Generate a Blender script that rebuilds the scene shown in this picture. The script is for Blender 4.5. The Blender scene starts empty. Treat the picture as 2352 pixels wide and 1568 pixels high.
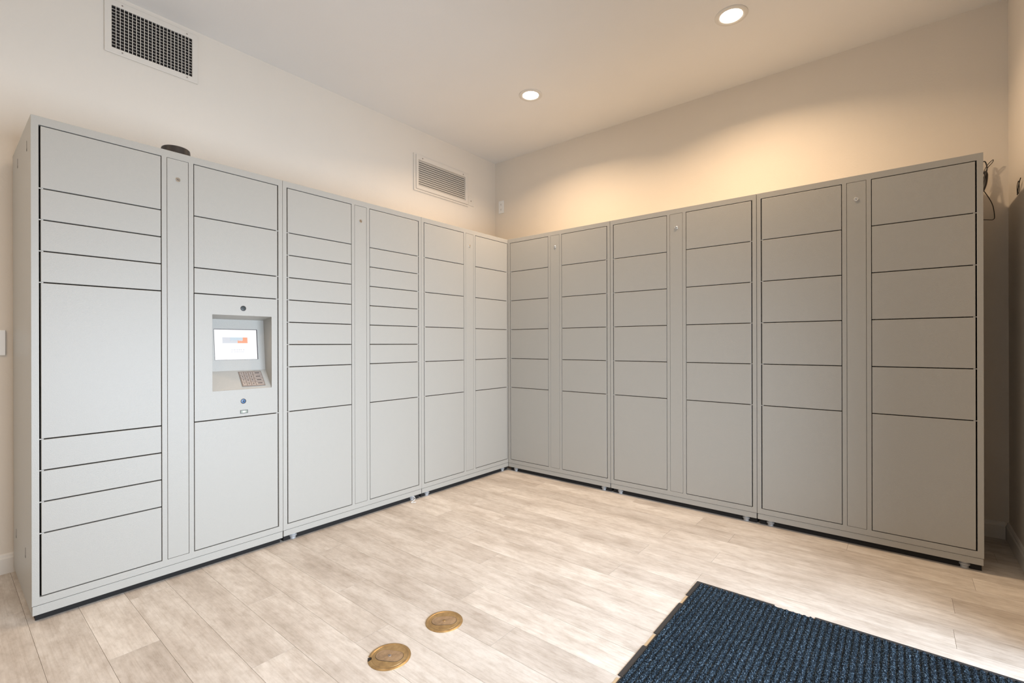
import bpy, bmesh, math, random
from mathutils import Vector, Matrix
R = math.radians
C = bpy.context.scene.collection
scn = bpy.context.scene
random.seed(7)

# ------------------------------------------------------------------ camera
F_PX, YAW, ROLL = 1087.785, 0.68588, -0.002406
cam_d = bpy.data.cameras.new('camera'); cam = bpy.data.objects.new('camera', cam_d); C.objects.link(cam)
cam_d.sensor_width = 36.0; cam_d.lens = F_PX / 2352 * 36.0
cam_d.shift_y = 6.05 / 2352
cam_d.clip_start = 0.02
fw = Vector((-math.sin(YAW), math.cos(YAW), 0)); rt0 = Vector((math.cos(YAW), math.sin(YAW), 0)); up0 = Vector((0, 0, 1))
rt = rt0 * math.cos(ROLL) + up0 * math.sin(ROLL); up = up0 * math.cos(ROLL) - rt0 * math.sin(ROLL)
cam.matrix_world = Matrix(((rt.x, up.x, -fw.x, 2.64567), (rt.y, up.y, -fw.y, -3.17445), (rt.z, up.z, -fw.z, 1.09954), (0, 0, 0, 1)))
scn.camera = cam

# ------------------------------------------------------------------ view and world
scn.view_settings.view_transform = 'Standard'; scn.view_settings.look = 'None'
scn.view_settings.gamma = 1.0; scn.view_settings.use_curve_mapping = False
scn.view_settings.exposure = 0.0
w = bpy.data.worlds.new('world'); scn.world = w; w.use_nodes = True
bg = w.node_tree.nodes['Background']; bg.inputs[0].default_value = (0.80, 0.90, 1.0, 1); bg.inputs[1].default_value = 0.5

# ------------------------------------------------------------------ daylight through the openings
def area(name, loc, rot, sx, sy, power, col, spread=180):
    l = bpy.data.lights.new(name, 'AREA'); l.shape = 'RECTANGLE'; l.size = sx; l.size_y = sy
    l.energy = power; l.color = col; l.spread = R(spread)
    o = bpy.data.objects.new(name, l); C.objects.link(o); o.location = loc; o.rotation_euler = rot
    return o
# glazed entrance in the right wall, unseen front-wall window assumed to light the right lockers
area('entrance_daylight', (3.235, -1.90, 0.80), (0, R(80), 0), 1.50, 2.36, 70, (0.79, 0.93, 1.10), 116)
area('unseen_window_daylight', (0.9, -5.62, 1.55), (R(90), 0, 0), 3.0, 2.0, 8, (0.90, 0.95, 1.0))
DOWN_POWER = 20.5

# ------------------------------------------------------------------ material helpers
def mat(name, col, rough=0.5, metal=0.0, spec=0.5):
    m = bpy.data.materials.new(name); m.use_nodes = True
    b = m.node_tree.nodes['Principled BSDF']
    b.inputs['Base Color'].default_value = (*col, 1); b.inputs['Roughness'].default_value = rough
    b.inputs['Metallic'].default_value = metal; b.inputs['Specular IOR Level'].default_value = spec
    return m
def nd(m, t, **kw):
    n = m.node_tree.nodes.new(t)
    for k, v in kw.items(): setattr(n, k, v)
    return n
def lk(m, a, b): m.node_tree.links.new(a, b)
def bsdf(m): return m.node_tree.nodes['Principled BSDF']
def objco(m, scale=(1, 1, 1)):
    tc = nd(m, 'ShaderNodeTexCoord'); mp = nd(m, 'ShaderNodeMapping'); mp.inputs['Scale'].default_value = scale
    lk(m, tc.outputs['Object'], mp.inputs['Vector']); return mp.outputs['Vector']
def noise(m, vec, scale, detail=2.0, rough=0.5):
    n = nd(m, 'ShaderNodeTexNoise'); n.inputs['Scale'].default_value = scale
    n.inputs['Detail'].default_value = detail; n.inputs['Roughness'].default_value = rough
    lk(m, vec, n.inputs['Vector']); return n.outputs['Fac']
def ramp(m, fac, stops):
    r = nd(m, 'ShaderNodeValToRGB'); e = r.color_ramp.elements
    while len(e) < len(stops): e.new(0.5)
    for i, (p, c) in enumerate(stops): e[i].position = p; e[i].color = (*c, 1)
    lk(m, fac, r.inputs['Fac']); return r.outputs['Color']
def bump(m, h, strength, dist=0.001):
    b = nd(m, 'ShaderNodeBump'); b.inputs['Strength'].default_value = strength; b.inputs['Distance'].default_value = dist
    lk(m, h, b.inputs['Height']); lk(m, b.outputs['Normal'], bsdf(m).inputs['Normal'])
def mix(m, a, b, fac, mode='MIX'):
    n = nd(m, 'ShaderNodeMixRGB', blend_type=mode)
    for s, v in ((n.inputs[1], a), (n.inputs[2], b)):
        if isinstance(v, tuple): s.default_value = (*v, 1)
        else: lk(m, v, s)
    if isinstance(fac, float): n.inputs[0].default_value = fac
    else: lk(m, fac, n.inputs[0])
    return n.outputs[0]

# painted drywall with a light orange-peel texture
def wall_paint(name, col, tex):
    m = mat(name, col, 0.75, 0, 0.25); v = objco(m)
    c = mix(m, col, tuple(x * 0.95 for x in col), noise(m, v, 2.2, 3)); lk(m, c, bsdf(m).inputs['Base Color'])
    bump(m, noise(m, v, 90, 4, 0.6), tex, 0.002); return m
M_WALL = wall_paint('wall_paint', (0.79, 0.725, 0.640), 0.30)
M_CEIL = wall_paint('ceiling_paint', (0.86, 0.84, 0.815), 0.18)
M_TRIM = mat('trim_paint', (0.76, 0.73, 0.68), 0.4)

# powder-coated steel with fine hammered grain
def powder(name, col):
    m = mat(name, col, 0.42, 0.0, 0.45); v = objco(m)
    a = noise(m, v, 520, 2, 0.5)
    c = mix(m, tuple(x * 0.95 for x in col), tuple(min(1, x * 1.05) for x in col), a)
    lk(m, c, bsdf(m).inputs['Base Color'])
    b = noise(m, v, 260, 2, 0.55)
    bump(m, b, 0.45, 0.0012)
    return m
M_STEEL = powder('grey_powder_coat', (0.372, 0.358, 0.325))
M_STEEL_IN = mat('cabinet_interior', (0.10, 0.10, 0.095), 0.7)
M_HINGE = mat('pale_hinge', (0.46, 0.45, 0.42), 0.5, 0.0)
M_CHROME = mat('chrome', (0.75, 0.74, 0.72), 0.18, 1.0)
M_BLACK = mat('black_plastic', (0.022, 0.018, 0.016), 0.45)
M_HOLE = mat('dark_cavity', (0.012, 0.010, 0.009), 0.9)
M_WHITE = mat('white_plastic', (0.86, 0.86, 0.84), 0.35)
M_GLIDE = mat('galvanised_glide', (0.42, 0.43, 0.44), 0.45, 0.4)
M_VENT = mat('vent_enamel', (0.74, 0.685, 0.61), 0.45)
M_VENTSLAT = mat('vent_slat_enamel', (0.66, 0.61, 0.54), 0.45)
M_DUCT = mat('duct_interior', (0.010, 0.007, 0.006), 0.9)
M_KEYPLATE = mat('keypad_plate', (0.30, 0.25, 0.22), 0.4, 0.5)
M_KEY = mat('keypad_key', (0.46, 0.41, 0.38), 0.35, 0.5)
M_INK = mat('dark_ink', (0.05, 0.04, 0.04), 0.6)
M_GREYLENS = mat('camera_glass', (0.02, 0.035, 0.035), 0.4, 0.0, 0.4)
M_BLUELENS = mat('blue_sensor_glass', (0.02, 0.10, 0.24), 0.35, 0.0, 0.6)
M_SCANIN = mat('scanner_window_metal', (0.16, 0.17, 0.13), 0.3, 0.4)
M_RUBBER = mat('black_rubber', (0.022, 0.022, 0.024), 0.6)
M_TAPE = mat('aged_adhesive', (0.45, 0.33, 0.20), 0.8)

def emis(name, col, st):
    m = bpy.data.materials.new(name); m.use_nodes = True; n = m.node_tree
    b = n.nodes['Principled BSDF']; b.inputs['Base Color'].default_value = (0.02, 0.02, 0.02, 1)
    b.inputs['Emission Color'].default_value = (*col, 1); b.inputs['Emission Strength'].default_value = st
    b.inputs['Roughness'].default_value = 0.25
    return m
M_LAMP = emis('lamp_lens_glow', (1.0, 0.88, 0.70), 24)
M_SCREEN = emis('screen_white', (1.0, 0.99, 0.985), 0.98)
M_LED = emis('scanner_led', (0.9, 1.0, 0.85), 1.0)
S_GREY = emis('screen_grey', (0.68, 0.69, 0.73), 0.95)
S_BLUE = emis('screen_pale_blue', (0.58, 0.70, 0.78), 0.95)
S_TEXT = emis('screen_text', (0.62, 0.62, 0.68), 0.95)
S_ORANGE = emis('screen_orange', (0.95, 0.36, 0.18), 0.95)
S_PEACH = emis('screen_peach', (0.96, 0.62, 0.46), 0.95)

# brass
M_BRASS = mat('worn_brass', (0.42, 0.27, 0.12), 0.38, 0.75)
_v = objco(M_BRASS); lk(M_BRASS, ramp(M_BRASS, noise(M_BRASS, _v, 28, 5, 0.65), [(0.3, (0.30, 0.19, 0.085)), (0.55, (0.44, 0.29, 0.13)), (0.8, (0.56, 0.40, 0.22))]), bsdf(M_BRASS).inputs['Base Color'])
bump(M_BRASS, noise(M_BRASS, _v, 140, 3), 0.15)
M_BRASSDK = mat('tarnished_brass', (0.34, 0.23, 0.14), 0.5, 0.5)
_v = objco(M_BRASSDK); lk(M_BRASSDK, ramp(M_BRASSDK, noise(M_BRASSDK, _v, 40, 5, 0.7), [(0.3, (0.22, 0.15, 0.09)), (0.55, (0.35, 0.235, 0.135)), (0.8, (0.45, 0.32, 0.20))]), bsdf(M_BRASSDK).inputs['Base Color'])

# washed oak vinyl planks: tone per plank from a vertex attribute, grain along x
M_FLOOR = mat('washed_oak_plank', (0.6, 0.55, 0.5), 0.52, 0, 0.22)
def _floor():
    m = M_FLOOR
    at = nd(m, 'ShaderNodeAttribute', attribute_name='plank'); f = at.outputs['Fac']
    tc = nd(m, 'ShaderNodeTexCoord')
    cmb = nd(m, 'ShaderNodeCombineXYZ'); ml = nd(m, 'ShaderNodeMath', operation='MULTIPLY'); ml.inputs[1].default_value = 37.0
    lk(m, f, ml.inputs[0]); lk(m, ml.outputs[0], cmb.inputs[0]); lk(m, ml.outputs[0], cmb.inputs[2])
    ad = nd(m, 'ShaderNodeVectorMath', operation='ADD'); lk(m, tc.outputs['Object'], ad.inputs[0]); lk(m, cmb.outputs[0], ad.inputs[1])
    def mp(s):
        q = nd(m, 'ShaderNodeMapping'); q.inputs['Scale'].default_value = s; lk(m, ad.outputs[0], q.inputs['Vector']); return q.outputs['Vector']
    cloud = noise(m, mp((2.6, 8.5, 1)), 1.0, 6, 0.64)
    base = ramp(m, cloud, [(0.30, (0.46, 0.41, 0.36)), (0.44, (0.54, 0.49, 0.44)), (0.56, (0.61, 0.565, 0.515)), (0.72, (0.68, 0.64, 0.595))])
    grain = ramp(m, noise(m, mp((5, 150, 1)), 1.0, 5, 0.7), [(0.34, (0.80, 0.76, 0.72)), (0.54, (1, 1, 1))])
    c = mix(m, base, grain, 0.55, 'MULTIPLY')
    blot = ramp(m, noise(m, mp((17, 42, 1)), 1.0, 5, 0.68), [(0.32, (0.80, 0.77, 0.74)), (0.50, (0.97, 0.965, 0.96)), (0.66, (1.08, 1.08, 1.08))])
    c = mix(m, c, blot, 0.75, 'MULTIPLY')
    tone = ramp(m, f, [(0.0, (0.90, 0.885, 0.87)), (1.0, (1.05, 1.045, 1.035))])
    c = mix(m, c, tone, 1.0, 'MULTIPLY')
    lk(m, c, bsdf(m).inputs['Base Color'])
    bump(m, noise(m, mp((8, 160, 1)), 1.0, 3), 0.10, 0.001)
_floor()
M_JOINT = mat('plank_joint', (0.16, 0.12, 0.09), 0.9)

# carpet of the mat: flecked navy fibres
M_CARPET = mat('flecked_blue_carpet', (0.06, 0.09, 0.14), 0.95, 0, 0.1)
def _carpet():
    m = M_CARPET; v = objco(m, (1, 0.45, 1))
    n1 = noise(m, v, 260, 3, 0.8)
    c = ramp(m, n1, [(0.36, (0.006, 0.009, 0.016)), (0.46, (0.016, 0.027, 0.042)), (0.55, (0.040, 0.072, 0.108)), (0.63, (0.15, 0.24, 0.34)), (0.72, (0.50, 0.60, 0.68))])
    big = ramp(m, noise(m, v, 9, 2), [(0.3, (0.55, 0.52, 0.50)), (0.7, (0.78, 0.72, 0.68))])
    c = mix(m, c, big, 1.0, 'MULTIPLY')
    lk(m, c, bsdf(m).inputs['Base Color'])
    bump(m, noise(m, v, 420, 3, 0.7), 1.0, 0.006)
_carpet()

# ------------------------------------------------------------------ mesh helpers
class MB:
    def __init__(s): s.v = []; s.f = []; s.mi = []
    def quad(s, pts, mi=0):
        b = len(s.v); s.v += [tuple(p) for p in pts]; s.f.append(tuple(range(b, b + len(pts)))); s.mi.append(mi)
    def box(s, x0, x1, y0, y1, z0, z1, mi=0, X=None):
        b = len(s.v); P = [(x, y, z) for x in (x0, x1) for y in (y0, y1) for z in (z0, z1)]
        if X is not None: P = [tuple(X @ Vector(p)) for p in P]
        s.v += P
        for q in ((0, 1, 3, 2), (4, 6, 7, 5), (0, 4, 5, 1), (2, 3, 7, 6), (0, 2, 6, 4), (1, 5, 7, 3)):
            s.f.append(tuple(b + i for i in q)); s.mi.append(mi)
    def lathe(s, prof, n=32, X=None, mi=0, cap0=True, cap1=True):
        b = len(s.v); k = len(prof)
        for i in range(n):
            a = 2 * math.pi * i / n
            for r, z in prof:
                p = Vector((r * math.cos(a), r * math.sin(a), z)); s.v.append(tuple(X @ p if X is not None else p))
        for i in range(n):
            j = (i + 1) % n
            for t in range(k - 1):
                s.f.append((b + i * k + t, b + j * k + t, b + j * k + t + 1, b + i * k + t + 1)); s.mi.append(mi)
        if cap0: s.f.append(tuple(b + i * k for i in reversed(range(n)))); s.mi.append(mi)
        if cap1: s.f.append(tuple(b + i * k + k - 1 for i in range(n))); s.mi.append(mi)
    def plate(s, us, zs, holes, v0, v1, mi=0):
        """sheet in the u-z plane from v0 (front) to v1 (back) with rectangular holes, welded"""
        nu, nz = len(us), len(zs); b = len(s.v)
        idx = lambda i, j, k: b + (i * nz + j) * 2 + k
        for u in us:
            for z in zs: s.v.append((u, v0, z)); s.v.append((u, v1, z))
        solid = lambda i, j: 0 <= i < nu - 1 and 0 <= j < nz - 1 and (i, j) not in holes
        for i in range(nu - 1):
            for j in range(nz - 1):
                if not solid(i, j): continue
                F = [(idx(i, j, 0), idx(i + 1, j, 0), idx(i + 1, j + 1, 0), idx(i, j + 1, 0)),
                     (idx(i, j, 1), idx(i, j + 1, 1), idx(i + 1, j + 1, 1), idx(i + 1, j, 1))]
                if not solid(i - 1, j): F.append((idx(i, j, 0), idx(i, j + 1, 0), idx(i, j + 1, 1), idx(i, j, 1)))
                if not solid(i + 1, j): F.append((idx(i + 1, j, 0), idx(i + 1, j, 1), idx(i + 1, j + 1, 1), idx(i + 1, j + 1, 0)))
                if not solid(i, j - 1): F.append((idx(i, j, 0), idx(i, j, 1), idx(i + 1, j, 1), idx(i + 1, j, 0)))
                if not solid(i, j + 1): F.append((idx(i, j + 1, 0), idx(i + 1, j + 1, 0), idx(i + 1, j + 1, 1), idx(i, j + 1, 1)))
                for f in F: s.f.append(f); s.mi.append(mi)
    def tube(s, pts, r, n=8, mi=0):
        """round tube through a smoothed point list"""
        P = [Vector(p) for p in pts]; Q = []
        for i in range(len(P) - 1):
            p0, p1, p2, p3 = P[max(i - 1, 0)], P[i], P[i + 1], P[min(i + 2, len(P) - 1)]
            for k in range(6):
                t = k / 6
                Q.append(0.5 * ((2 * p1) + (p2 - p0) * t + (2 * p0 - 5 * p1 + 4 * p2 - p3) * t * t + (3 * p1 - p0 - 3 * p2 + p3) * t ** 3))
        Q.append(P[-1]); b = len(s.v); nrm = None
        for i, q in enumerate(Q):
            t = (Q[min(i + 1, len(Q) - 1)] - Q[max(i - 1, 0)]).normalized()
            if nrm is None: nrm = t.orthogonal().normalized()
            nrm = (nrm - t * nrm.dot(t)).normalized(); bn = t.cross(nrm)
            for k in range(n):
                a = 2 * math.pi * k / n; s.v.append(tuple(q + (nrm * math.cos(a) + bn * math.sin(a)) * r))
        for i in range(len(Q) - 1):
            for k in range(n):
                s.f.append((b + i * n + k, b + i * n + (k + 1) % n, b + (i + 1) * n + (k + 1) % n, b + (i + 1) * n + k)); s.mi.append(mi)
        s.f.append(tuple(b + k for k in reversed(range(n)))); s.mi.append(mi)
        s.f.append(tuple(b + (len(Q) - 1) * n + k for k in range(n))); s.mi.append(mi)
    def build(s, name, mats, parent=None, bevel=0, seg=2, smooth=False, clean=False):
        me = bpy.data.meshes.new(name); me.from_pydata(s.v, [], s.f)
        for m in (mats if isinstance(mats, (list, tuple)) else [mats]): me.materials.append(m)
        me.polygons.foreach_set('material_index', s.mi)
        bm = bmesh.new(); bm.from_mesh(me)
        if clean: bmesh.ops.delete(bm, geom=[v for v in bm.verts if not v.link_faces], context='VERTS')
        bmesh.ops.recalc_face_normals(bm, faces=bm.faces); bm.to_mesh(me); bm.free()
        o = bpy.data.objects.new(name, me); C.objects.link(o)
        if parent is not None: o.parent = parent
        if bevel:
            md = o.modifiers.new('bevel', 'BEVEL'); md.width = bevel; md.segments = seg; md.limit_method = 'ANGLE'; md.angle_limit = R(40)
        if smooth:
            me.polygons.foreach_set('use_smooth', [True] * len(me.polygons))
            me.set_sharp_from_angle(angle=R(35))
        return o
def empty(name, loc, rz=0):
    o = bpy.data.objects.new(name, None); C.objects.link(o); o.location = loc; o.rotation_euler = (0, 0, rz); o.empty_display_size = 0.1
    return o
def tag(o, label, cat, group=None):
    o['label'] = label; o['category'] = cat
    if group: o['group'] = group
    return o
def struct(o): o['kind'] = 'structure'; return o

# ------------------------------------------------------------------ room shell
XL, XR, YB, YF, H = -0.70, 3.118, 0.634, -5.5, 3.025
T = 0.12
# floor of planks running along x
PW = 0.1497; PL = 1.22
joint = {1: .51, 2: .075, 3: .94, 4: .514, 5: 1.09, 6: .712, 7: 1.49, 8: 1.179, 9: .719, 10: 1.017, 11: .717, 12: 1.57, 13: 1.912, 14: 2.803, 15: 1.91, 16: 2.818, 17: 1.907, 18: 2.906}
def build_floor():
    m = MB(); vals = []
    m.box(XL, XR, YF, YB, -0.05, -0.0012, 1); vals += [0.5] * 6
    g = 0.0005
    n = -18
    while -2.94 + n * PW < YB:
        y0, y1 = -2.94 + n * PW, -2.94 + (n + 1) * PW
        j = joint.get(n, random.random() * PL)
        x = j - math.ceil((j - XL) / PL) * PL
        while x < XR:
            a, b = max(x + g, XL), min(x + PL - g, XR); c, d = max(y0 + g, YF), min(y1 - g, YB)
            if b > a and d > c: m.box(a, b, c, d, -0.004, 0.0, 0); vals += [random.random()] * 6
            x += PL
        n += 1
    o = m.build('floor', [M_FLOOR, M_JOINT])
    at = o.data.attributes.new('plank', 'FLOAT', 'FACE')
    at.data.foreach_set('value', vals)
    struct(o)
build_floor()
m = MB(); m.box(XL - T, XR + T, YF - T, YB + T, H, H + 0.1); struct(m.build('ceiling', M_CEIL))
m = MB(); m.box(XL - T, XL, YF - T, YB + T, -0.05, H); struct(m.build('wall_left', M_WALL))
m = MB(); m.box(XL, XR, YB, YB + T, -0.05, H); struct(m.build('wall_back', M_WALL))
# right wall with the entrance opening (local u = world y)
DY0, DY1, DZ = -3.10, -0.70, 2.25
def side_wall(name, us, zs, holes, v0, v1, X):
    m = MB(); m.plate(us, zs, holes, v0, v1); m.v = [tuple(X @ Vector(p)) for p in m.v]
    return struct(m.build(name, M_WALL, clean=True))
XR90 = Matrix(((0, 1, 0, 0), (1, 0, 0, 0), (0, 0, 1, 0), (0, 0, 0, 1)))
side_wall('wall_right', [YF - T, DY0, DY1, YB + T], [-0.05, 0.0, DZ, H], {(1, 1)}, XR, XR + T, XR90)
side_wall('wall_front', [XL, -0.6, 2.4, XR], [-0.05, 0.55, 2.55, H], {(1, 1)}, YF - T, YF, Matrix.Identity(4))
# entrance frame and window frame
m = MB()
for y in (DY0, (DY0 + DY1) / 2 - 0.03, DY1 - 0.06): m.box(XR + 0.03, XR + 0.08, y, y + 0.06, 0, DZ)
m.box(XR + 0.03, XR + 0.08, DY0, DY1, DZ - 0.06, DZ)
struct(m.build('door_1', M_BLACK))
m = MB()
for x in (-0.6, 0.87, 2.34): m.box(x, x + 0.06, YF - 0.08, YF - 0.03, 0.55, 2.55)
m.box(-0.6, 2.4, YF - 0.08, YF - 0.03, 0.55, 0.61); m.box(-0.6, 2.4, YF - 0.08, YF - 0.03, 2.49, 2.55)
struct(m.build('unseen_window_1', M_WHITE))
# baseboards with eased top edge
def baseboard(name, pts):
    (x0, y0), (x1, y1) = pts; d = Vector((x1 - x0, y1 - y0, 0)); L = d.length; d.normalize(); nrm = Vector((-d.y, d.x, 0))
    prof = [(0, 0), (0.014, 0), (0.014, 0.072), (0.010, 0.080), (0.009, 0.088), (0.005, 0.095), (0, 0.095)]
    m = MB(); k = len(prof)
    for t in (0, L):
        for a, z in prof: p = Vector((x0, y0, 0)) + d * t + nrm * a; m.v.append((p.x, p.y, z))
    for i in range(k): m.f.append((i, (i + 1) % k, k + (i + 1) % k, k + i)); m.mi.append(0)
    m.f.append(tuple(range(k))); m.mi.append(0); m.f.append(tuple(k + i for i in range(k))); m.mi.append(0)
    return struct(m.build(name, M_TRIM))
baseboard('baseboard_left', ((XL, YB), (XL, YF)))
baseboard('baseboard_back', ((XR - 0.016, YB), (XL + 0.016, YB)))
baseboard('baseboard_right', ((XR, DY1 + 0.01), (XR, YB)))

# ------------------------------------------------------------------ parcel lockers
Z0, ROWH = 0.100, 0.125
ZT = Z0 + 15 * ROWH
def make_locker(center, side, depth, label, rowsA, rowsB, kiosk=False, zbot=0.034, slots=False, feet=True):
    """local frame: u = x to the viewer's right, y = depth into the cabinet, z up; face at y = 0"""
    if side == 'L': root = empty('parcel_locker', (0, center, 0), R(90))
    else: root = empty('parcel_locker', (center, 0, 0), 0)
    tag(root, label, 'parcel locker', 'tall grey parcel locker cabinets around the corner')
    hw = 0.4913
    # cabinet shell behind the front frame
    m = MB(); s = 0.002
    zt = 2.010; zb = 0.068
    m.plate([-hw, -0.469, -0.064, -0.0437, 0.0437, 0.064, 0.469, hw], [zb, 0.0985, 1.9765, zt], {(1, 1), (3, 1), (5, 1)}, 0.0, 0.018)
    m.build('front_frame', M_STEEL, root, bevel=0.0009)
    m = MB()
    m.box(-hw, -hw + s, 0.018, depth, zb, zt); m.box(hw - s, hw, 0.018, depth, zb, zt)
    m.box(-hw + s, hw - s, 0.018, depth, zt - s, zt); m.box(-hw + s, hw - s, 0.018, depth, zb, zb + s)
    m.box(-hw + s, hw - s, depth - s, depth, zb + s, zt - s)
    m.box(-0.062, -0.060, 0.02, depth - s, zb + s, zt - s, 1); m.box(0.060, 0.062, 0.02, depth - s, zb + s, zt - s, 1)
    m.build('cabinet_body', [M_STEEL, M_STEEL_IN], root)
    # kick plinth below a shadow seam
    m = MB()
    m.box(-hw + 0.002, hw - 0.002, 0.001, 0.016, zbot, zb - 0.0018)
    m.box(-hw + 0.0006, -hw + 0.012, 0.016, depth, zbot, zb - 0.0018); m.box(hw - 0.012, hw - 0.0006, 0.016, depth, zbot, zb - 0.0018)
    m.box(-hw + 0.012, hw - 0.012, 0.016, depth - 0.005, zb - 0.006, zb - 0.0018)
    m.build('plinth', M_STEEL, root, bevel=0.0007)
    # compartment shelves, seen only through the door gaps
    for sgn, rows in ((-1, rowsA), (1, rowsB)):
        k = 0; a, b = (-0.469, -0.064) if sgn < 0 else (0.064, 0.469)
        for n in rows:
            d_hi, d_lo = ZT - k * ROWH, ZT - (k + abs(n)) * ROWH
            du0, du1 = (-0.4635, -0.067) if sgn < 0 else (0.067, 0.4635)
            if n > 0:
                m = MB(); m.box(du0, du1, 0.0002, 0.019, d_lo + 0.0024, d_hi - 0.0022)
                dr = m.build('door', M_STEEL, root, bevel=0.0016)
            else:
                dr = make_kiosk(root, du0, du1, d_lo + 0.0024, d_hi - 0.0022)
            if k > 0:
                m = MB()
                if sgn < 0: m.box(-0.4692, -0.456, 0.001, 0.010, d_hi - 0.0016, d_hi + 0.0016)
                else: m.box(0.456, 0.4692, 0.001, 0.010, d_hi - 0.0016, d_hi + 0.0016)
                m.build('hinge', M_HINGE, dr)
            k += abs(n)
    # centre service panel with its cam lock
    m = MB(); m.box(-0.0422, 0.0422, 0.0002, 0.016, Z0, ZT)
    p = m.build('service_panel', M_STEEL, root, bevel=0.0011)
    m = MB(); X = Matrix.Translation((0, 0.0005, 1.882)) @ Matrix.Rotation(R(90), 4, 'X')
    m.lathe([(0.0105, 0), (0.0105, 0.0022), (0.0092, 0.0034), (0.0074, 0.0034), (0.0070, 0.0024)], 28, X, 0, True, True)
    X2 = Matrix.Translation((0, 0, 1.882)) @ Matrix.Rotation(R(35), 4, 'Y')
    m.box(-0.0045, 0.0045, -0.0024, -0.0018, -0.0010, 0.0010, 1, X2)
    m.build('lock', [M_CHROME, M_INK], p, smooth=True)
    # added black box standing in for the shade under the cabinet
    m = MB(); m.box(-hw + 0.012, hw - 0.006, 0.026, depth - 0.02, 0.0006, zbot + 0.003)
    m.build('gap_shade_box', M_HOLE, root)
    # levelling feet
    if feet:
        for u in (-0.425, 0.425):
            for v in (0.030,):
                m = MB(); X = Matrix.Translation((u, v, 0))
                m.lathe([(0.016, 0.0005), (0.016, 0.012), (0.021, 0.016), (0.0215, 0.022), (0.018, 0.026), (0.018, zbot)], 24, X)
                m.build('levelling_foot', M_GLIDE, root, smooth=True)
    if slots:
        for v, z in ((0.122, 1.917), (0.453, 1.926), (0.543, 0.224), (0.198, 0.230)):
            m = MB(); m.box(-hw - 0.0004, -hw + 0.0004, v - 0.0032, v + 0.0032, z - 0.012, z + 0.020)
            m.box(-hw - 0.0005, -hw + 0.0004, v - 0.006, v + 0.006, z - 0.022, z - 0.012)
            m.build('keyhole_slot', M_HOLE, root)
    return root

def digit_mesh(m, ch, X, size, mi):
    cu = bpy.data.curves.new('t', 'FONT'); cu.body = ch; cu.size = size; cu.align_x = 'CENTER'; cu.align_y = 'CENTER'; cu.extrude = 0.0002
    o = bpy.data.objects.new('t', cu); C.objects.link(o)
    dg = bpy.context.evaluated_depsgraph_get(); me = o.evaluated_get(dg).to_mesh()
    b = len(m.v); m.v += [tuple(X @ v.co) for v in me.vertices]
    for p in me.polygons: m.f.append(tuple(b + i for i in p.vertices)); m.mi.append(mi)
    o.evaluated_get(dg).to_mesh_clear(); bpy.data.objects.remove(o); bpy.data.curves.remove(cu)

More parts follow.
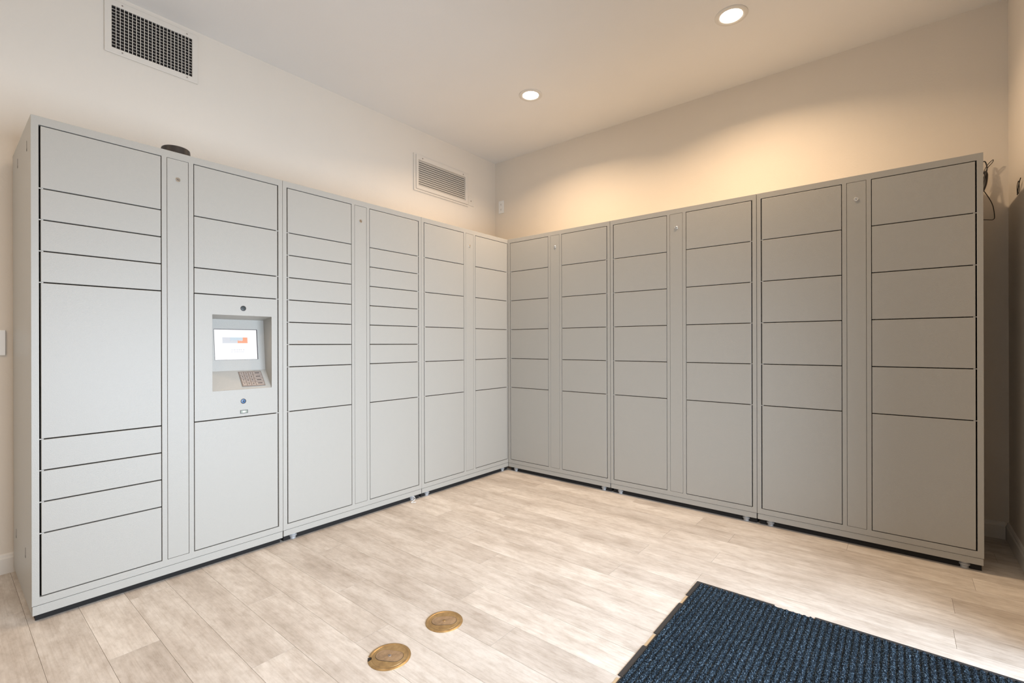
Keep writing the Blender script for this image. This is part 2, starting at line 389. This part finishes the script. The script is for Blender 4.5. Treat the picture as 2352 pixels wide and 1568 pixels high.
def make_kiosk(root, u0, u1, z0, z1):
    """fixed control panel with a recess holding the sloping screen and keypad"""
    a, b, lo, hi = 0.1445, 0.4315, 0.868, 1.251
    m = MB(); m.plate([u0, a, b, u1], [z0, lo, hi, z1], {(1, 1)}, 0.0002, 0.004)
    prof = [(0.004, hi), (0.103, 1.234), (0.077, 0.963), (0.004, lo)]
    for i in range(3):
        (v0, za), (v1, zb) = prof[i], prof[i + 1]; m.quad([(a, v0, za), (b, v0, za), (b, v1, zb), (a, v1, zb)])
    for u in (a, b): m.quad([(u, v, z) for v, z in prof])
    # back sheet of the recess gives it thickness
    prof2 = [(0.004, hi + 0.002), (0.105, 1.236), (0.079, 0.961), (0.004, lo - 0.002)]
    for i in range(3):
        (v0, za), (v1, zb) = prof2[i], prof2[i + 1]; m.quad([(a - .002, v0, za), (b + .002, v0, za), (b + .002, v1, zb), (a - .002, v1, zb)])
    for u in (a - .002, b + .002): m.quad([(u, v, z) for v, z in prof2])
    k = m.build('control_panel', M_STEEL, root, bevel=0.0008)
    # screen on the sloping back plane: local axes along the plane
    def onplane(p0, p1):
        v0, zz0 = p0; v1, zz1 = p1; e = Vector((0, v1 - v0, zz1 - zz0)).normalized(); ux = Vector((1, 0, 0)); n = ux.cross(e)
        return Matrix(((1, e.x, n.x, 0), (0, e.y, n.y, v0), (0, e.z, n.z, zz0), (0, 0, 0, 1)))
    S = onplane((0.077, 0.963), (0.103, 1.234))    # local y runs up the plane, local z faces the viewer
    sc = lambda z: (z - 0.963) / (1.234 - 0.963) * 0.2722
    y0, y1 = sc(1.021), sc(1.1795)
    m = MB()
    m.box(0.1825, 0.3955, y0 - 0.0012, y1 + 0.0028, 0.0, 0.0015, 1, S)
    m.box(0.1835, 0.3905, y0, y1, 0.0, 0.0022, 0, S)
    def patch(ua, ub, za, zb, mi, t=0.0024): m.box(ua, ub, sc(za), sc(zb), 0.0021, t, mi, S)
    patch(0.2205, 0.258, 1.108, 1.1385, 2); patch(0.258, 0.305, 1.1235, 1.1385, 3); patch(0.305, 0.331, 1.1235, 1.1385, 3); patch(0.258, 0.300, 1.108, 1.1235, 4)
    patch(0.294, 0.320, 1.108, 1.1225, 5, 0.0025); patch(0.320, 0.3435, 1.108, 1.1385, 6, 0.0026)
    patch(0.320, 0.334, 1.124, 1.1385, 5, 0.0027)
    for r, zz in enumerate((1.130, 1.119)):
        x = 0.256
        while x < 0.315:
            wdt = random.uniform(0.004, 0.010); patch(x, x + wdt, zz, zz + 0.0022, 7, 0.0029); x += wdt + random.choice((0.003, 0.009))
    for r, zz in enumerate((1.0705, 1.060)):
        x = 0.262
        while x < 0.325:
            wdt = random.uniform(0.003, 0.006); patch(x, x + wdt, zz, zz + 0.004, 7); x += wdt + random.choice((0.003, 0.003, 0.008))
    so = m.build('touchscreen', [M_SCREEN, M_INK, S_GREY, S_BLUE, S_GREY, S_ORANGE, S_ORANGE, S_TEXT], k)
    so['label'] = 'lit white touchscreen with orange banner'
    # keypad on the sloping shelf
    K = onplane((0.0, 0.868), (0.077, 0.963)); Lk = math.hypot(0.077, 0.095)
    kz = lambda z: (z - 0.868) / 0.095 * Lk
    ky0, ky1 = kz(0.881), kz(0.955); ku0, ku1 = 0.2885, 0.4030
    m = MB(); m.box(ku0, ku1, ky0, ky1, 0.0, 0.0022, 0, K)
    cu = [0.0035, 0.0255, 0.0475, 0.0695]; keys = '123456789*0#'
    kh = (ky1 - ky0 - 0.006) / 4
    for r in range(4):
        yb = ky1 - 0.003 - (r + 1) * kh
        for c in range(4):
            wd = 0.0185 if c < 3 else 0.041
            x = ku0 + cu[c]
            m.box(x, x + wd, yb + 0.002, yb + kh - 0.002, 0.0022, 0.0040, 1, K)
            if c < 3: digit_mesh(m, keys[r * 3 + c], K @ Matrix.Translation((x + wd / 2, yb + kh / 2, 0.0041)), 0.016, 2)
            else: m.box(x + 0.009, x + 0.032, yb + kh * 0.40, yb + kh * 0.60, 0.0040, 0.0043, 2, K)
    kp = m.build('keypad', [M_KEYPLATE, M_KEY, M_INK], k); kp['label'] = 'brown metal keypad with pale keys'
    for nm, uu, z, mt, r in (('camera_lens', 0.288, 1.289, M_GREYLENS, 0.0135), ('sensor_lens', 0.2875, 0.806, M_BLUELENS, 0.0130)):
        m = MB(); X = Matrix.Translation((uu, 0.0004, z)) @ Matrix.Rotation(R(90), 4, 'X')
        m.lathe([(r, 0), (r, 0.0014), (r - 0.0015, 0.002), (r - 0.003, 0.0010)], 32, X, 1, True, False)
        m.lathe([(r - 0.003, 0.0008), (r * 0.45, 0.0014), (0.0005, 0.0016)], 32, X, 0, False, True)
        m.lathe([(0.0042, 0.0014), (0.0035, 0.0026), (0.001, 0.003)], 20, X, 1)
        m.build(nm, [mt, M_INK], k, smooth=True)
    m = MB(); uu, z = 0.2905, 0.7515
    m.plate([uu - 0.0185, uu - 0.0165, uu + 0.0165, uu + 0.0185], [z - 0.0085, z - 0.0065, z + 0.0065, z + 0.0085], {(1, 1)}, -0.0014, 0.001, 1)
    m.box(uu - 0.0165, uu + 0.0165, -0.0004, 0.0008, z - 0.0065, z + 0.0065, 0)
    m.box(uu - 0.007, uu + 0.007, -0.0009, -0.0004, z - 0.005, z + 0.0045, 2)
    m.build('scanner_window', [M_SCANIN, M_INK, M_LED], k, clean=True)
    return k

SIX = [2, 2, 2, 2, 2, 5]; NINE = [2, 1, 1, 1, 1, 1, 1, 2, 5]
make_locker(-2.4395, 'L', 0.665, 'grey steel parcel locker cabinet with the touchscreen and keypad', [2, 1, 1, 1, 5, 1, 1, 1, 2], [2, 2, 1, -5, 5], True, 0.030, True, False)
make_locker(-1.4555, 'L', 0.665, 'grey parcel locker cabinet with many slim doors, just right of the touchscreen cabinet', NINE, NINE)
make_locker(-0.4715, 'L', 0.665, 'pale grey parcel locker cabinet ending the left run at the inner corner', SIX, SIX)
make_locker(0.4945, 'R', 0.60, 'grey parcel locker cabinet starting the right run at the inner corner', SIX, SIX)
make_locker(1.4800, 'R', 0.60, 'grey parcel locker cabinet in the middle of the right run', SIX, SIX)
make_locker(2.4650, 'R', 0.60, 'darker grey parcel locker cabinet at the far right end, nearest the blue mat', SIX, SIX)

# ------------------------------------------------------------------ antenna puck on top of the touchscreen locker
root = empty('antenna', (-0.125, -2.413, 2.010)); tag(root, 'black low domed antenna puck on top of the touchscreen locker', 'antenna')
m = MB(); m.lathe([(0.058, 0), (0.0625, 0.004), (0.0600, 0.046), (0.0585, 0.054), (0.054, 0.058), (0.040, 0.0615), (0.02, 0.063), (0.002, 0.0635)], 40)
m.build('housing', M_BLACK, root, smooth=True)
m = MB(); m.lathe([(0.058, 0.0), (0.067, 0.0), (0.067, 0.003), (0.058, 0.0035)], 40, None, 0, False, False); m.build('base_gasket', M_RUBBER, root)

# ------------------------------------------------------------------ wall vents (local u = world y, y = into wall)
def wall_root(name, y, z): 
    o = empty(name, (XL, y, z), R(90)); return o
root = wall_root('wall_vent', -2.362, 2.850); tag(root, 'large off-white wall vent with open dark grille, high above the touchscreen locker', 'vent')
hu, hz, iu, iz = 0.222, 0.148, 0.1905, 0.115
m = MB()
m.plate([-hu, -iu, iu, hu], [-hz, -iz, iz, hz], {(1, 1)}, -0.010, -0.0005)
m.build('frame', M_VENT, root, bevel=0.003, clean=True)
m = MB(); m.box(-iu, iu, -0.0012, -0.0004, -iz, iz); m.build('duct_opening', M_DUCT, root)
m = MB(); n = 21
for i in range(1, n):
    u = -iu + 2 * iu * i / n; m.box(u - 0.0013, u + 0.0013, -0.0105, -0.0050, -iz, iz)
m.build('vertical_vanes', M_VENT, root)
m = MB()
for i in range(1, 13):
    z = -iz + 2 * iz * i / 13; m.box(-iu, iu, -0.0042, -0.0014, z - 0.0011, z + 0.0011)
m.build('horizontal_vanes', M_VENTSLAT, root)
for u in (-0.145, 0.163):
    for z in (-0.131, 0.131):
        m = MB(); m.lathe([(0.0038, 0), (0.0038, 0.0012), (0.002, 0.002)], 14, Matrix.Translation((u, -0.0098, z)) @ Matrix.Rotation(R(90), 4, 'X'))
        m.build('screw', M_KEYPLATE, root)

root = wall_root('wall_vent', -0.126, 2.639); tag(root, 'off-white wall vent with closed horizontal louvres, beside the inner corner', 'vent')
hu, hz, iu, iz = 0.343, 0.165, 0.295, 0.116
m = MB(); m.plate([-hu, -0.322, 0.334, hu], [-hz, -0.148, 0.156, hz], {(1, 1)}, -0.012, -0.0005); m.build('outer_frame', M_VENT, root, bevel=0.002, clean=True)
m = MB(); m.plate([-0.321, -iu, iu, 0.333], [-0.147, -iz, iz, 0.155], {(1, 1)}, -0.020, -0.0005); m.build('inner_frame', M_VENT, root, bevel=0.003, clean=True)
m = MB(); m.box(-iu, iu, -0.0012, -0.0004, -iz, iz); m.build('duct_opening', M_DUCT, root)
m = MB(); n = 12
for i in range(n):
    z = -iz + 2 * iz * (i + 0.5) / n
    m.box(-iu, iu, -0.0092, 0.0092, -0.0008, 0.0008, 0, Matrix.Translation((0, -0.0095, z)) @ Matrix.Rotation(R(66), 4, 'X'))
m.build('louvres', M_VENTSLAT, root)
for u, z in ((-0.250, 0.134), (0.263, 0.134)):
    m = MB(); m.lathe([(0.0055, 0), (0.0055, 0.0015), (0.003, 0.0025)], 14, Matrix.Translation((u, -0.0198, z)) @ Matrix.Rotation(R(90), 4, 'X'))
    m.build('screw', M_KEYPLATE, root)

root = wall_root('blank_wall_plate', 0.2635, 2.540); tag(root, 'small wall-coloured blank plate with one screw, touching the louvred vent', 'wall plate')
m = MB(); m.box(-0.039, 0.039, -0.006, 0, -0.048, 0.048); m.build('plate', M_VENT, root, bevel=0.002)
m = MB(); m.lathe([(0.006, 0), (0.006, 0.0015), (0.003, 0.0025)], 14, Matrix.Translation((-0.004, -0.0058, 0)) @ Matrix.Rotation(R(90), 4, 'X')); m.build('screw', M_KEYPLATE, root)

# white outlet on the back wall near the corner
root = empty('wall_outlet', (-0.610, YB, 2.547)); tag(root, 'small white outlet plate high on the back wall by the inner corner', 'outlet')
m = MB(); m.box(-0.036, 0.036, -0.006, 0, -0.066, 0.066); m.build('plate', M_WHITE, root, bevel=0.002)
for z in (-0.026, 0.026):
    m = MB(); m.lathe([(0.0165, 0), (0.0165, 0.0022), (0.015, 0.003)], 24, Matrix.Translation((0, -0.0055, z)) @ Matrix.Rotation(R(90), 4, 'X'))
    m.box(-0.0075, -0.0050, -0.0090, -0.0083, z - 0.003, z + 0.008, 1); m.box(0.0050, 0.0075, -0.0090, -0.0083, z - 0.003, z + 0.008, 1)
    m.box(-0.0025, 0.0025, -0.0090, -0.0083, z - 0.011, z - 0.006, 1)
    m.build('socket', [M_WHITE, M_KEYPLATE], root)

# switch plate at the left edge
root = wall_root('light_switch', -3.030, 1.112); tag(root, 'white switch plate on the left wall beside the touchscreen locker', 'switch')
m = MB(); m.box(-0.077, 0.077, -0.007, 0, -0.061, 0.061); m.build('plate', M_WHITE, root, bevel=0.0025)
for u in (-0.035, 0.035):
    m = MB(); m.box(u - 0.016, u + 0.016, -0.011, -0.006, -0.033, 0.033); m.build('rocker', M_WHITE, root, bevel=0.0015)

# ------------------------------------------------------------------ recessed ceiling lights
def downlight(x, y, label, power=DOWN_POWER):
    root = empty('ceiling_light', (x, y, H)); tag(root, label, 'ceiling light', 'round recessed ceiling lights')
    m = MB(); m.lathe([(0.090, 0.0), (0.090, -0.003), (0.086, -0.006), (0.070, -0.007), (0.062, -0.004), (0.060, -0.001)], 48, None, 0, False, False)
    m.build('trim_ring', M_TRIM, root, smooth=True)
    m = MB(); m.lathe([(0.061, -0.0012), (0.060, -0.0035), (0.03, -0.0045), (0.001, -0.0048)], 48); m.build('lens', M_LAMP, root)
    l = bpy.data.lights.new('ceiling_light_beam', 'AREA'); l.shape = 'DISK'; l.size = 0.11; l.energy = power; l.color = (1.0, 0.72, 0.46); l.spread = R(146)
    o = bpy.data.objects.new('ceiling_light_beam', l); C.objects.link(o); o.location = (x, y, H - 0.012)
downlight(0.440, -0.245, 'round recessed ceiling light further from the camera, nearer the inner corner')
downlight(1.884, -0.205, 'round recessed ceiling light nearer the camera, towards the right end of the ceiling')
for x, y, lb in ((0.44, -2.30, 'added unseen recessed ceiling light mid-room, nearer the left wall'), (1.884, -2.30, 'added unseen recessed ceiling light mid-room, nearer the entrance'),
                 (0.44, -4.2, 'added unseen recessed ceiling light by the front window, left side'), (1.884, -4.2, 'added unseen recessed ceiling light by the front window, right side')):
    downlight(x, y, lb, 2.5 if y > -3 else 12)  # unseen lamps added to fill the room with warm light

# ------------------------------------------------------------------ brass floor box covers
def floor_cover(x, y, r, ang, label, notch=False):
    root = empty('floor_outlet_cover', (x, y, 0), ang); tag(root, label, 'floor outlet cover', 'brass floor outlet covers')
    k = r / 0.073
    n = 64; prof = [(0.073, 0.0), (0.0725, 0.0022), (0.069, 0.0042), (0.0625, 0.0040), (0.0610, 0.0030), (0.0595, 0.0030), (0.0590, 0.0036)]
    def ok(i): return not (notch and 35 <= i <= 37)
    m = MB(); K = len(prof)
    for i in range(n):
        a = 2 * math.pi * i / n; sc = 1.0 if ok(i) else 0.80
        for (pr, z) in prof:
            q = pr if ok(i) else min(pr, 0.0600)
            m.v.append((q * k * math.cos(a), q * k * math.sin(a), z if ok(i) else min(z, 0.0036)))
    for i in range(n):
        j = (i + 1) % n
        for t in range(K - 1): m.f.append((i * K + t, j * K + t, j * K + t + 1, i * K + t + 1)); m.mi.append(0)
    m.f.append(tuple(i * K + K - 1 for i in range(n))); m.mi.append(0)
    m.build('cover_plate', M_BRASS, root, smooth=True)
    if notch:
        m = MB(); m.box(-0.0735, -0.058, -0.0095, 0.0095, 0.0002, 0.0010, 0, Matrix.Rotation(R(22.5), 4, 'Z')); m.build('broken_notch', M_HOLE, root)
    # stadium shaped flap with a dark outline and centre screw
    def stad(L, W, z, mi, m, z0):
        P = []
        for s_ in (1, -1):
            for q in range(13):
                a = -math.pi / 2 + math.pi * q / 12
                P.append((s_ * (L / 2 - W / 2) + s_ * W / 2 * math.cos(a), s_ * W / 2 * math.sin(a)))
        b = len(m.v); N = len(P)
        m.v += [(px * k, py * k, z) for px, py in P] + [(px * k, py * k, z0) for px, py in P]
        m.f.append(tuple(b + i for i in range(N))); m.mi.append(mi)
        for i in range(N): m.f.append((b + i, b + (i + 1) % N, b + N + (i + 1) % N, b + N + i)); m.mi.append(mi)
    m = MB(); stad(0.099, 0.058, 0.00385, 1, m, 0.0030); stad(0.0965, 0.0555, 0.0045, 0, m, 0.0030)
    m.build('flap', [M_BRASSDK, M_HOLE], root)
    m = MB(); m.lathe([(0.0062, 0.0044), (0.0060, 0.0054), (0.0045, 0.0058), (0.0010, 0.0058)], 24); m.box(-0.0045, 0.0045, -0.0009, 0.0009, 0.0057, 0.0061, 1)
    m.build('screw', [M_BRASS if not notch else M_KEYPLATE, M_HOLE], root, smooth=True)
floor_cover(1.2455, -1.8925, 0.0735, R(44), 'round brass floor outlet cover with intact rim, further from the camera')
floor_cover(1.2535, -2.1585, 0.0740, R(30), 'round brass floor outlet cover with a broken notch in its rim, nearer the camera', True)

# ------------------------------------------------------------------ entrance mat
MX0, MX1, MY0, MY1 = 1.920, 3.095, -2.75, -0.938
root = empty('entrance_mat', ((MX0 + MX1) / 2, (MY0 + MY1) / 2, 0)); tag(root, 'ribbed dark blue entrance mat with black rubber edge on the wood floor', 'mat')
ox, oy = (MX0 + MX1) / 2, (MY0 + MY1) / 2
m = MB(); bw = 0.020
m.box(MX0 + 0.012 - ox, MX1 - 0.012 - ox, MY0 + 0.012 - oy, MY1 - 0.012 - oy, 0.0003, 0.0025)
def border(x0, x1, y0, y1): m.box(x0 - ox, x1 - ox, y0 - oy, y1 - oy, 0.0004, 0.0034)
for a, b in ((MY1 - 0.155, MY1 - bw), (MY1 - 0.505, MY1 - 0.235), (MY1 - 0.80, MY1 - 0.60), (MY0 + bw, MY1 - 0.90)): border(MX0, MX0 + bw, a, b)
for a, b in ((MX0, 2.238), (2.382, MX1)): border(a, b, MY1 - bw, MY1)
border(MX1 - bw, MX1, MY0 + bw, MY1 - bw); border(MX0, MX1, MY0, MY0 + bw)
m.build('rubber_backing', M_RUBBER, root, bevel=0.001)
m = MB(); rp = 0.0213
for a, b in ((MY1 - 0.235, MY1 - 0.160), (MY1 - 0.60, MY1 - 0.51), (MY1 - 0.90, MY1 - 0.81)): m.box(MX0 + 0.002 - ox, MX0 + 0.013 - ox, a - oy, b - oy, 0.0002, 0.0012)
tp = m.build('torn_edge_residue', M_TAPE, root)
def carpet():
    x0, x1, y0, y1 = MX0 + 0.017, MX1 - 0.017, MY0 + 0.017, MY1 - 0.016
    nx = int(round((x1 - x0) / rp)); st = (x1 - x0) / nx
    ys = []; y = y1
    while y > y0: ys.append(y); y -= 0.0045 if y > -1.9 else 0.02
    ys.append(y0); prof = [(0.0, 0.0028), (0.14, 0.0050), (0.28, 0.0078), (0.48, 0.0086), (0.68, 0.0078), (0.86, 0.0048)]
    xs = [(x0 + (i + t) * st, h) for i in range(nx) for t, h in prof] + [(x1, 0.0028)]
    rnd = random.Random(3); me = bpy.data.meshes.new('carpet_pile'); V = []; F = []
    for j, yy in enumerate(ys):
        for i, (xx, h) in enumerate(xs):
            edge = i in (0, len(xs) - 1) or j in (0, len(ys) - 1)
            V.append((xx - ox + (0 if edge and i else rnd.uniform(-.0010, .0010)), yy - oy + rnd.uniform(-.0012, .0012), 0.0026 if edge else h + rnd.uniform(-.0017, .0017)))
    n = len(xs)
    for j in range(len(ys) - 1):
        for i in range(n - 1): F.append((j * n + i, (j + 1) * n + i, (j + 1) * n + i + 1, j * n + i + 1))
    me.from_pydata(V, [], F); me.materials.append(M_CARPET); o = bpy.data.objects.new('carpet_pile', me); C.objects.link(o); o.parent = root
carpet()

# ------------------------------------------------------------------ cables
m = MB(); m.tube([(2.985, 0.55, 1.70), (2.995, 0.56, 1.90), (3.018, 0.585, 2.03), (3.030, 0.60, 2.085), (3.020, 0.60, 2.128), (2.998, 0.59, 2.10), (2.985, 0.58, 2.02)], 0.0030)
m.tube([(3.010, 0.60, 1.96), (3.022, 0.60, 2.00), (3.026, 0.60, 2.05), (3.020, 0.60, 2.07)], 0.0085)
m.tube([(3.000, 0.60, 2.00), (3.024, 0.60, 2.09), (3.052, 0.60, 2.128), (3.052, 0.60, 2.115), (3.026, 0.60, 2.075), (3.005, 0.60, 1.98)], 0.0018)
m.tube([(3.005, 0.60, 1.97), (3.020, 0.60, 1.955), (3.050, 0.605, 1.885), (3.060, 0.61, 1.82), (3.055, 0.61, 1.795), (3.020, 0.60, 1.798), (2.99, 0.59, 1.80)], 0.0020)
tag(m.build('cable_bundle', M_BLACK, smooth=True), 'tangled thin black cables poking out behind the far right locker end', 'cable')
m = MB(); m.tube([(3.114, 0.345, 1.858), (3.110, 0.300, 1.872), (3.108, 0.255, 1.895), (3.110, 0.228, 1.915)], 0.0020)
m.tube([(3.114, 0.345, 1.858), (3.106, 0.290, 1.888), (3.105, 0.245, 1.905), (3.110, 0.262, 1.872), (3.113, 0.31, 1.856)], 0.0014)
tag(m.build('wall_wire', M_BLACK, smooth=True), 'thin dark wire loop on the right wall at the picture edge', 'wire')
m = MB(); m.tube([(-0.010, -1.040, 0.032), (0.004, -1.030, 0.022), (0.016, -1.045, 0.010), (0.020, -1.075, 0.0035), (0.030, -1.070, 0.0030), (0.040, -1.050, 0.0030)], 0.0016)
tag(m.build('loose_strap', M_WHITE, smooth=True), 'small loose white strap on the floor under the left locker run', 'strap')
